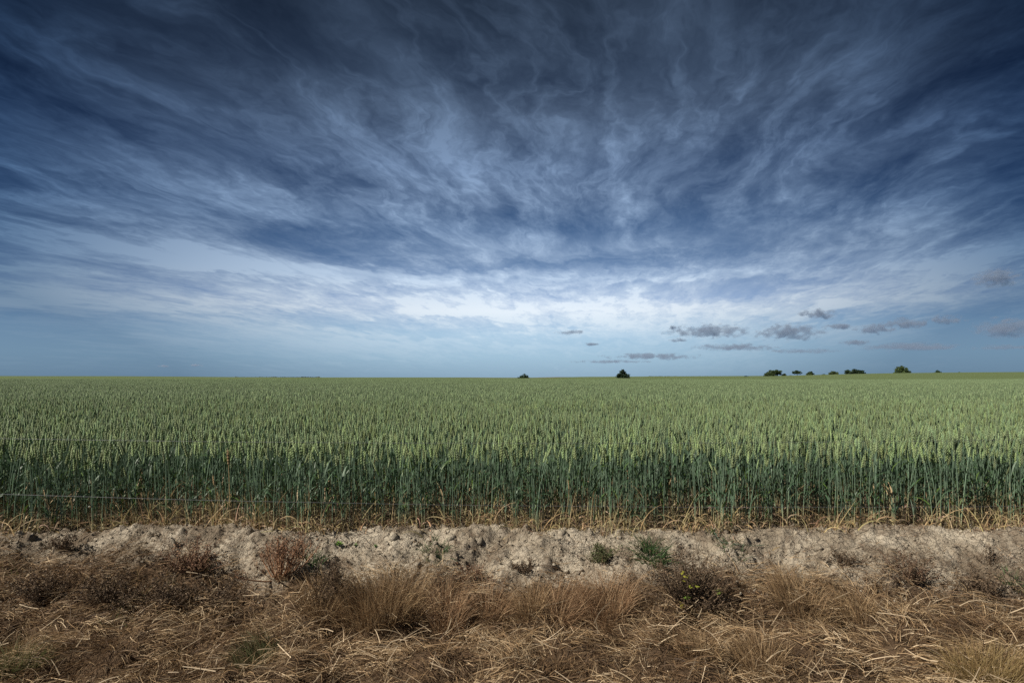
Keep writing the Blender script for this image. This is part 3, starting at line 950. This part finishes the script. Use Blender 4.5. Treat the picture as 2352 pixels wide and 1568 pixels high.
def weed(name, px0, px1, py_base, py_top, label, nstem, nleaf, stemc, leafc, lean=(0, 0), arch=0.9, leaf=0.010, group=None, extra=None, twigs=7, rad=0.0034):
    """branching dead weed: arching stems from one root, side twigs, small dry heads"""
    x0, y0, z0 = spot((px0 + px1) / 2, py_base)
    hw = (px1 - px0) / 2 / FPX * y0; H = (py_base - py_top) / FPX * y0
    root = empty(name, (x0, y0, z0))
    tag(root, label, 'weed', group)
    gs, gt, gl = Geo(), Geo(), Geo()
    nstem, nleaf = int(nstem * 1.5), int(nleaf * 2.2)
    tips = []
    for k in range(nstem):
        f = rng.normal(0, 0.55); fy_ = rng.normal(0, 0.6)
        hh = H * (rng.uniform(0.22, 1.08) if arch > 0.9 else rng.uniform(0.6, 1.0)) * math.sqrt(max(0.25, 1 - 0.45 * f * f))
        t = np.linspace(0, 1, 7)
        px = (f * hw * 0.85 + lean[0] * H) * t ** arch + rng.normal(0, 0.006, 7) * t + f * hw * 0.1
        py = (fy_ * min(hw, 0.25) * 0.7 + lean[1] * H) * t ** arch + rng.normal(0, 0.006, 7) * t
        p = np.stack([px, py, hh * t ** 1.1 - 0.01], 1)
        c = np.asarray(stemc) * rng.uniform(0.7, 1.3)
        tube(gs, p, np.linspace(rad, rad * 0.4, 7) * rng.uniform(0.8, 1.3), 4, c)
        for q in range(twigs):
            tt = rng.uniform(0.35 if arch > 0.9 else 0.62, 1.0); b = np.array([np.interp(tt, t, p[:, i]) for i in range(3)])
            e = ribbons(gt, b[None], rng.uniform(0, 6.28), R(rng.uniform(30, 80)), R(rng.uniform(10, 80)), H * rng.uniform(0.12, 0.32), 0.0022, 3, c, c * 0.9)
            tips.append(e[0])
    tips = np.concatenate(tips)
    m = nleaf
    b = tips[rng.integers(0, len(tips), m)] + rng.normal(0, 0.008, (m, 3))
    pal = np.asarray(leafc); c = pal[rng.integers(0, len(pal), m)] * rng.uniform(0.6, 1.3, (m, 1))
    ribbons(gl, b, rng.uniform(0, 6.28, m), rng.uniform(-0.6, 1.4, m), rng.uniform(-1.2, 1.0, m), rng.uniform(0.6, 1.6, m) * leaf, rng.uniform(0.5, 1.0, m) * leaf, 2, c, c, taper=0.6)
    for nm, gg in (('stems', gs), ('twigs', gt), ('seed_heads', gl)):
        link(nm, gg.mesh(nm, M_TWIG), root)['kind'] = 'stuff'
    if extra:
        for (px, py, w, cc) in extra:
            ge = Geo(); n = 9
            bx = (px - CX) / FPX * (y0 - 0.17) - x0; bz = EYE - (py - HY) / FPX * (y0 - 0.17) - z0
            bb = np.array([bx, -0.17, bz]) + rng.normal(0, w * 0.6, (n, 3)) * np.array([0.7, 0.6, 1])
            ribbons(ge, bb, rng.uniform(0, 6.28, n), rng.uniform(-0.3, 0.9, n), rng.uniform(-0.8, 0.3, n), w * rng.uniform(0.7, 1.2, n), w * 0.6, 3, np.asarray(cc), np.asarray(cc) * 1.15, taper=0.9, twist=rng.uniform(-0.6, 0.6, n))
            link('leaves', ge.mesh('leaves', M_GREEN), root)['kind'] = 'stuff'
    return root


RED = (0.33, 0.185, 0.105); GREY = (0.13, 0.092, 0.06)
HD = [[0.105, 0.073, 0.047], [0.15, 0.105, 0.068], [0.07, 0.05, 0.035]]
HR = [[0.19, 0.105, 0.065], [0.13, 0.075, 0.05], [0.24, 0.15, 0.09]]
weed('dead_bush', 570, 715, 1334, 1238, 'reddish brown dead bush fanning up from one root on the pale bank', 30, 1000, RED, HR, lean=(0.22, 0), arch=0.75, twigs=8, rad=0.0052)
weed('dead_weed', 1478, 1690, 1402, 1272, 'large dark dead weed clump with a few yellow leaves, right of the middle', 80, 3000, GREY, HD, arch=1.0, leaf=0.010, group='dead weeds on the bank', twigs=7,
     extra=[(1572, 1322, 0.030, (0.30, 0.30, 0.04)), (1590, 1345, 0.026, (0.24, 0.26, 0.04)), (1580, 1372, 0.024, (0.12, 0.20, 0.03)), (1566, 1390, 0.018, (0.26, 0.24, 0.04)), (1650, 1360, 0.02, (0.14, 0.18, 0.04))])
for a in [
    (715, 800, 1395, 1285, 'dark seeded weed standing behind the left end of the brown grass', 26, 900),
    (365, 520, 1312, 1240, 'brown low weed spreading on the bank left of the reddish bush', 30, 1100),
    (20, 180, 1390, 1310, 'dark matted weed at the far left edge of the verge', 34, 1200),
    (160, 330, 1395, 1312, 'dark matted weed second from the left edge', 34, 1200),
    (300, 470, 1405, 1325, 'dark matted weed third from the left edge', 34, 1200),
    (430, 560, 1412, 1345, 'dark weed at the end of the left weed row beside bare soil', 24, 900),
    (1335, 1425, 1285, 1238, 'small greyish green weed at the lip of the bank', 22, 500),
    (1030, 1130, 1338, 1292, 'small brown weed on bare soil above the middle grass tuft', 16, 420),
    (1170, 1240, 1312, 1280, 'little dark weed on the bare soil in the middle', 12, 260),
    (2020, 2160, 1335, 1262, 'dark brown weed on the right part of the bank', 26, 900),
    (1890, 1990, 1292, 1250, 'faint brown weed high on the right part of the bank', 14, 350),
    (2180, 2330, 1375, 1300, 'dark weed low on the bank near the right edge', 26, 900),
    (100, 190, 1262, 1222, 'small dark weed high on the bank at the left', 14, 350),
    (2240, 2300, 1290, 1235, 'tiny twiggy weed high on the bank near the right edge', 9, 120),
]:
    gl_ = (1335 == a[0])
    weed('dead_weed', *a, (0.10, 0.10, 0.05) if gl_ else ((0.17, 0.10, 0.065) if a[0] in (365, 1030, 2020) else GREY), [[0.07, 0.09, 0.035], [0.12, 0.11, 0.06]] if gl_ else (HR if a[0] in (365, 1030) else HD), group='dead weeds on the bank', arch=1.0)

# seedlings
for (px, py, s, c, lab) in [(778, 1252, 0.030, (0.13, 0.27, 0.03), 'bright green leafy seedling on the pale soil right of the reddish bush'),
                            (815, 1256, 0.022, (0.10, 0.16, 0.04), 'tiny yellowish seedling just right of the bright green one'),
                            (862, 1250, 0.018, (0.08, 0.17, 0.04), 'tiny green seedling below the crop edge near the clods')]:
    x, y, z = spot(px, py); g = Geo(); n = 14
    ribbons(g, np.tile([[0, 0, 0.0]], (n, 1)) + np.stack([rng.normal(0, s * .3, n), rng.normal(0, s * .2, n), rng.uniform(0, s, n)], 1), rng.uniform(0, 6.28, n), rng.uniform(0.3, 1.2, n), rng.uniform(-0.5, 0.4, n), s * rng.uniform(0.8, 1.4, n), s * 0.6, 4, np.asarray(c), np.asarray(c) * 1.2, taper=0.85, twist=rng.uniform(-.4, .4, n))
    o = link('seedling', g.mesh('seedling', M_GREEN)); o.location = (x, y, z); tag(o, lab, 'seedling', 'seedlings on the bank')

# a green stalk that has fallen on the soil
g = Geo(); P_ = [spot(px, py) for px, py in ((1640, 1238), (1655, 1252), (1690, 1257), (1730, 1258), (1757, 1252))]
P_ = np.array(P_) + np.array([0, 0, 0.02]); P_[0, 2] += 0.05
tube(g, P_, 0.0028, 4, (0.10, 0.19, 0.13)); o = link('fallen_stalk', g.mesh('fallen_stalk', M_WHEAT)); tag(o, 'bent bluish green wheat stalk lying on the pale soil', 'stalk')

# fine dead twigs and crumbs of plant strewn over the bare soil
g = Geo(); n = 30000
x = rng.uniform(-5.2, 5.2, n); y = rng.uniform(4.15, 5.55, n)
keep = 1.3 * vnoise(x, y, 0.22, 121, 3, 0.7) + 0.45 * sstep(5.2, 4.5, y) + 0.25 * sstep(0.5, -3.5, x) + 0.25 * sstep(2.0, 4.0, x) > rng.uniform(-0.3, 0.9, n)
x, y = x[keep], y[keep]; n = len(x)
cc = np.array([[0.10, 0.07, 0.05], [0.16, 0.11, 0.075], [0.07, 0.055, 0.045], [0.3, 0.21, 0.13]])[rng.integers(0, 4, n)] * rng.uniform(0.7, 1.3, (n, 1))
ribbons(g, np.stack([x, y, ground_z(x, y) + 0.004], 1), rng.uniform(0, 6.28, n), R(1) * rng.uniform(0, 60, n), R(1) * rng.uniform(-50, 30, n), rng.uniform(0.015, 0.09, n), rng.uniform(0.0018, 0.005, n), 3, cc, cc, azbend=rng.normal(0, 1, n))
o = link('twig_litter', g.mesh('twig_litter', M_TWIG)); tag(o, 'dark bits of dead twig strewn over the pale soil', 'twigs', None, 'stuff')

# ------------------------------------------------------------------ trees on the skyline
def tree(name, px, w, top, label, D, lobes, trunk=False, dens=1.0, green=(0.035, 0.06, 0.022), seed=0, base_py=None):
    """crown of leaf sprays gathered in lobes on tapering limbs; widths and the top given in frame pixels"""
    r_ = np.random.default_rng(900 + seed)
    x = (px - CX) / FPX * D
    zb = float(far_z(x, D)); zt = EYE + (HY - top) / FPX * D
    H = (zt - zb) * 1.10; Wd = w / FPX * D * 0.97
    root = empty(name, (x, D, zb))
    tag(root, label, 'tree' if H > 5 else 'bush', 'trees along the skyline')
    g, gt = Geo(), Geo()
    tr = 0.028 * H + 0.08
    fork = H * (0.34 if trunk else 0.16)
    tube(gt, np.array([[0, 0, -0.3], [0.05 * tr, 0, fork * 0.5], [0.2 * tr, 0, fork], [0, 0, H * 0.7]]), [tr * 1.4, tr, tr * 0.85, tr * 0.25], 8, (1, 1, 1))
    for (lx, lz, lr, lh) in lobes:        # lobe: offset / half width, centre height / H, radius / half width, half height / H
        c = np.array([lx * Wd / 2, r_.normal(0, 0.15) * Wd / 2, lz * H]); rad = np.array([lr * Wd / 2, lr * Wd / 2, lh * H])
        tube(gt, np.array([[0, 0, fork * 0.9], c * np.array([0.5, 0.5, 0.9]), c]), [tr * 0.6, tr * 0.35, tr * 0.1], 5, (1, 1, 1))
        n = int(520 * dens * (0.4 + lr))
        cl = r_.normal(0, 1, (17, 3)); cl /= np.linalg.norm(cl, axis=1, keepdims=True); cl *= r_.uniform(0.45, 1.0, (17, 1))
        q = cl[r_.integers(0, 17, n)] + r_.normal(0, 0.15, (n, 3))
        pnt = c + q * rad
        pnt[:, 2] = np.maximum(pnt[:, 2], 0.15)
        s = 0.030 * Wd * r_.uniform(0.5, 1.1, n) + 0.16
        e1 = r_.normal(0, 1, (n, 3)); e1 /= np.linalg.norm(e1, axis=1, keepdims=True)
        e2 = np.cross(e1, r_.normal(0, 1, (n, 3))); e2 /= np.linalg.norm(e2, axis=1, keepdims=True)
        V = np.stack([pnt - e1 * s[:, None], pnt + e2 * s[:, None] * 0.6, pnt + e1 * s[:, None], pnt - e2 * s[:, None] * 0.6], 1)
        cc = np.asarray(green) * r_.uniform(0.6, 1.6, (n, 1))
        g.add(V.reshape(-1, 3), np.arange(n * 4).reshape(-1, 4), None, np.repeat(cc, 4, 0))
    link('trunk', gt.mesh('trunk', M_BARK, True), root); link('crown', g.mesh('crown', M_TREE), root)
    return root


ROUND = [(0, 0.6, 0.62, 0.36), (-0.45, 0.42, 0.5, 0.34), (0.45, 0.42, 0.5, 0.34), (0.1, 0.78, 0.4, 0.2), (-0.2, 0.3, 0.7, 0.28), (0.3, 0.28, 0.6, 0.27)]
LOW = [(-0.4, 0.35, 0.55, 0.35), (0.4, 0.4, 0.55, 0.38), (0, 0.58, 0.55, 0.38), (0.1, 0.3, 0.8, 0.28)]
CONE = [(0, 0.78, 0.36, 0.2), (0.05, 0.58, 0.55, 0.28), (-0.3, 0.36, 0.55, 0.28), (0.35, 0.34, 0.6, 0.26), (0, 0.3, 0.85, 0.26), (0.75, 0.15, 0.3, 0.12)]
OPEN = [(-0.5, 0.62, 0.45, 0.24), (0.45, 0.62, 0.48, 0.24), (0, 0.78, 0.5, 0.2), (0.1, 0.55, 0.4, 0.2)]
WIDE = [(0.25, 0.66, 0.6, 0.3), (-0.15, 0.6, 0.55, 0.3), (0.6, 0.5, 0.35, 0.28), (-0.65, 0.25, 0.38, 0.22), (0.1, 0.4, 0.6, 0.3), (-0.35, 0.35, 0.5, 0.28)]
PAIR = [(0.2, 0.66, 0.5, 0.32), (0.5, 0.45, 0.45, 0.34), (0.1, 0.4, 0.6, 0.32), (-0.72, 0.55, 0.26, 0.3), (-0.5, 0.35, 0.3, 0.25), (0.75, 0.28, 0.28, 0.25)]
DG = (0.034, 0.060, 0.030); MG = (0.060, 0.090, 0.034); LG = (0.075, 0.105, 0.042)
tree('bush', 1202, 27, 859.5, 'flat domed dark bush alone on the skyline at the middle', 560, LOW, green=DG, seed=1)
tree('oak_tree', 1430, 35, 850.5, 'dark rounded lone tree right of the middle, largest on that stretch', 560, CONE, green=DG, seed=2, dens=1.3)
tree('bush', 1713, 12, 863, 'tiny dark bush left of the tree group', 560, LOW, green=DG, seed=3)
tree('oak_tree', 1776, 41, 849.5, 'broad flat topped tree at the left end of the tree group', 560, WIDE, True, 1.3, MG, 4)
tree('bush', 1801, 11, 858, 'small bush just right of the broad flat topped tree', 560, ROUND, green=LG, seed=5)
tree('bush', 1816, 7, 861.5, 'tiniest shrub between the small bush and the open crowned tree', 560, LOW, green=LG, seed=6)
tree('ash_tree', 1831, 26, 851.5, 'open crowned tree on a visible trunk, second tree of the group', 560, OPEN, True, 0.8, DG, 7)
tree('ash_tree', 1861, 20, 853.5, 'small round tree right of the open crowned tree', 560, ROUND, False, 0.9, MG, 8)
tree('bush', 1891, 11, 859, 'low dark bush between two small round trees', 560, LOW, green=DG, seed=9)
tree('ash_tree', 1914, 25, 852.5, 'lighter green round tree left of the wide dark tree', 560, ROUND, False, 0.9, LG, 10)
tree('oak_tree', 1962, 51, 848.5, 'wide dark tree with a separate lobe at its left side', 560, PAIR, False, 1.4, DG, 11)
tree('oak_tree', 2071, 36, 842.0, 'dense round tree standing alone on the rise at the right', 560, ROUND, False, 1.4, MG, 12)
tree('bush', 2153, 17, 850.5, 'dark round bush right of the dense lone tree', 560, ROUND, green=DG, seed=13)
tree('bush', 2203, 11, 853.5, 'second smallest bush toward the right edge of the skyline', 560, LOW, green=MG, seed=14)
tree('bush', 2262, 8, 855, 'last faint bush at the right end of the skyline', 560, LOW, green=MG, seed=15)
for (p0, p1, hh, sd, lab) in ((540, 735, 0.9, 1, 'thin faint hedge line on the left skyline'), (1490, 1700, 1.4, 2, 'thin faint hedge line on the skyline left of the tree group')):
    g = Geo(); D = 1300.0; n = 2600; r_ = np.random.default_rng(sd)
    x = (r_.uniform(p0, p1, n) - CX) / FPX * D
    base = far_z(x, D); top = (EYE + (HY - 866.5) / FPX * D - base) + hh * (0.4 + 1.2 * (vnoise(x, x * 0, 14, sd, 2) > 0.0) * r_.random(n))
    P3 = np.stack([x, D + r_.normal(0, 2, n), base + r_.random(n) * np.maximum(top, 0.5)], 1)
    s = r_.uniform(0.6, 1.4, n); e1 = r_.normal(0, 1, (n, 3)); e2 = r_.normal(0, 1, (n, 3))
    V = np.stack([P3 - e1 * s[:, None] * .6, P3 + e2 * s[:, None] * .5, P3 + e1 * s[:, None] * .6, P3 - e2 * s[:, None] * .5], 1)
    g.add(V.reshape(-1, 3), np.arange(n * 4).reshape(-1, 4), None, np.repeat(np.array([0.10, 0.115, 0.085]) * r_.uniform(0.6, 1.4, (n, 1)), 4, 0))
    o = link('distant_hedge', g.mesh('distant_hedge', M_TREE)); tag(o, lab, 'hedge', None, 'stuff')

# ------------------------------------------------------------------ low clouds
def cloud_mat(i, density, w, h):
    m = bpy.data.materials.new('cloud_vapour'); m.use_nodes = True
    t = NT(m.node_tree); t.n.remove(t.n['Principled BSDF'])
    tc = t.n.new('ShaderNodeTexCoord').outputs['Object']       # -1..1 inside the cloud
    sep = t.sep(tc)
    off = t.vmath('ADD', t.vmath('MULTIPLY', tc, (max(2.0, w / 24.0), 1.6, max(0.8, h / 18.0))), (i * 7.3, i * 3.1, i * 1.7))
    nz = t.noise(off, 1.0, 5, 0.62)
    low = t.math('MULTIPLY', t.math('MAXIMUM', t.math('MULTIPLY', sep[2], -1.0), 0.0), 0.55)   # flatter base
    rr = t.math('ADD', t.vmath('LENGTH', tc), low)
    f = t.math('ADD', t.math('SUBTRACT', 0.68, rr), t.math('MULTIPLY', t.math('SUBTRACT', nz, 0.5), 3.4))
    f = t.mr(f, 0.0, 0.55)
    edge = t.mr(t.vmath('LENGTH', tc), 0.98, 0.8)
    pv = t.n.new('ShaderNodeVolumePrincipled')
    pv.inputs['Color'].default_value = (0.48, 0.55, 0.66, 1)
    pv.inputs['Anisotropy'].default_value = 0.2
    t.l.new(t.math('MULTIPLY', t.math('MULTIPLY', f, edge), density), pv.inputs['Density'])
    t.l.new(pv.outputs[0], t.n['Material Output'].inputs['Volume'])
    return m


cv, cf = ICO2
clouds = [
    (1310, 764, 66, 13, 'small flat grey cloud low in the middle, left of the other clouds'),
    (1358, 791, 34, 10, 'tiny grey cloud just below the small flat middle one'),
    (1548, 753, 24, 13, 'round scrap of cloud above the left end of the long grey cloud'),
    (1630, 763, 200, 38, 'long grey cloud with a humped top, largest left one of the low clouds'),
    (1558, 782, 46, 12, 'small oval cloud below the left end of the long grey cloud'),
    (1815, 766, 150, 46, 'thick grey cloud right of the long humped cloud'),
    (1880, 723, 84, 28, 'ragged grey cloud floating alone above the thick cloud'),
    (1932, 753, 78, 18, 'thin grey cloud right of the thick cloud'),
    (2012, 758, 92, 28, 'wispy blue grey cloud between the thin cloud and the pinkish ones'),
    (2078, 745, 100, 30, 'pinkish grey puff, left one of the two pale puffs'),
    (2172, 736, 84, 28, 'pale pinkish puff, right one of the two pale puffs'),
    (2315, 758, 150, 56, 'dark layered cloud at the right edge'),
    (2290, 642, 110, 52, 'dark solitary cloud highest of the low clouds near the right edge'),
    (1690, 799, 180, 20, 'long thin cloud streak under the long humped cloud'),
    (1966, 788, 66, 18, 'small lens shaped cloud under the wispy blue grey cloud'),
    (2095, 798, 220, 22, 'long flat cloud streak under the pinkish puffs'),
    (1850, 807, 160, 13, 'faint thin cloud streak below the thick cloud'),
    (1500, 820, 230, 17, 'broad faint cloud streak low over the lone rounded tree'),
    (1400, 831, 170, 10, 'faintest flat cloud streak nearest the horizon at the middle'),
    (2290, 799, 130, 14, 'faint flat cloud streak low at the right edge'),
    (375, 841, 24, 7, 'tiny low cloud on the left side, left one of two'),
    (452, 839, 30, 7, 'tiny low cloud on the left side, right one of two'),
]
for i, (px, py, w, h, lab) in enumerate(clouds):
    base = 900.0
    D = min(base * FPX / (HY - (py + h / 2)), 42000.0)
    hw, hh = w * 0.66 / FPX * D, h * 0.66 / FPX * D
    dens = 2.8 / max(hw * 0.45, 1.0) * (0.6 if h < 16 else 1.0) * (1.2 if w < 35 else 0.85)
    me = np_mesh('cloud', cv, None, cf, None, cloud_mat(i, dens, w, h))
    o = link('cloud', me)
    o.location = ((px - CX) / FPX * D, D, EYE + (HY - py) / FPX * D)
    o.scale = (hw, hw * 0.55, hh)
    tag(o, lab, 'cloud', 'low clouds above the horizon')
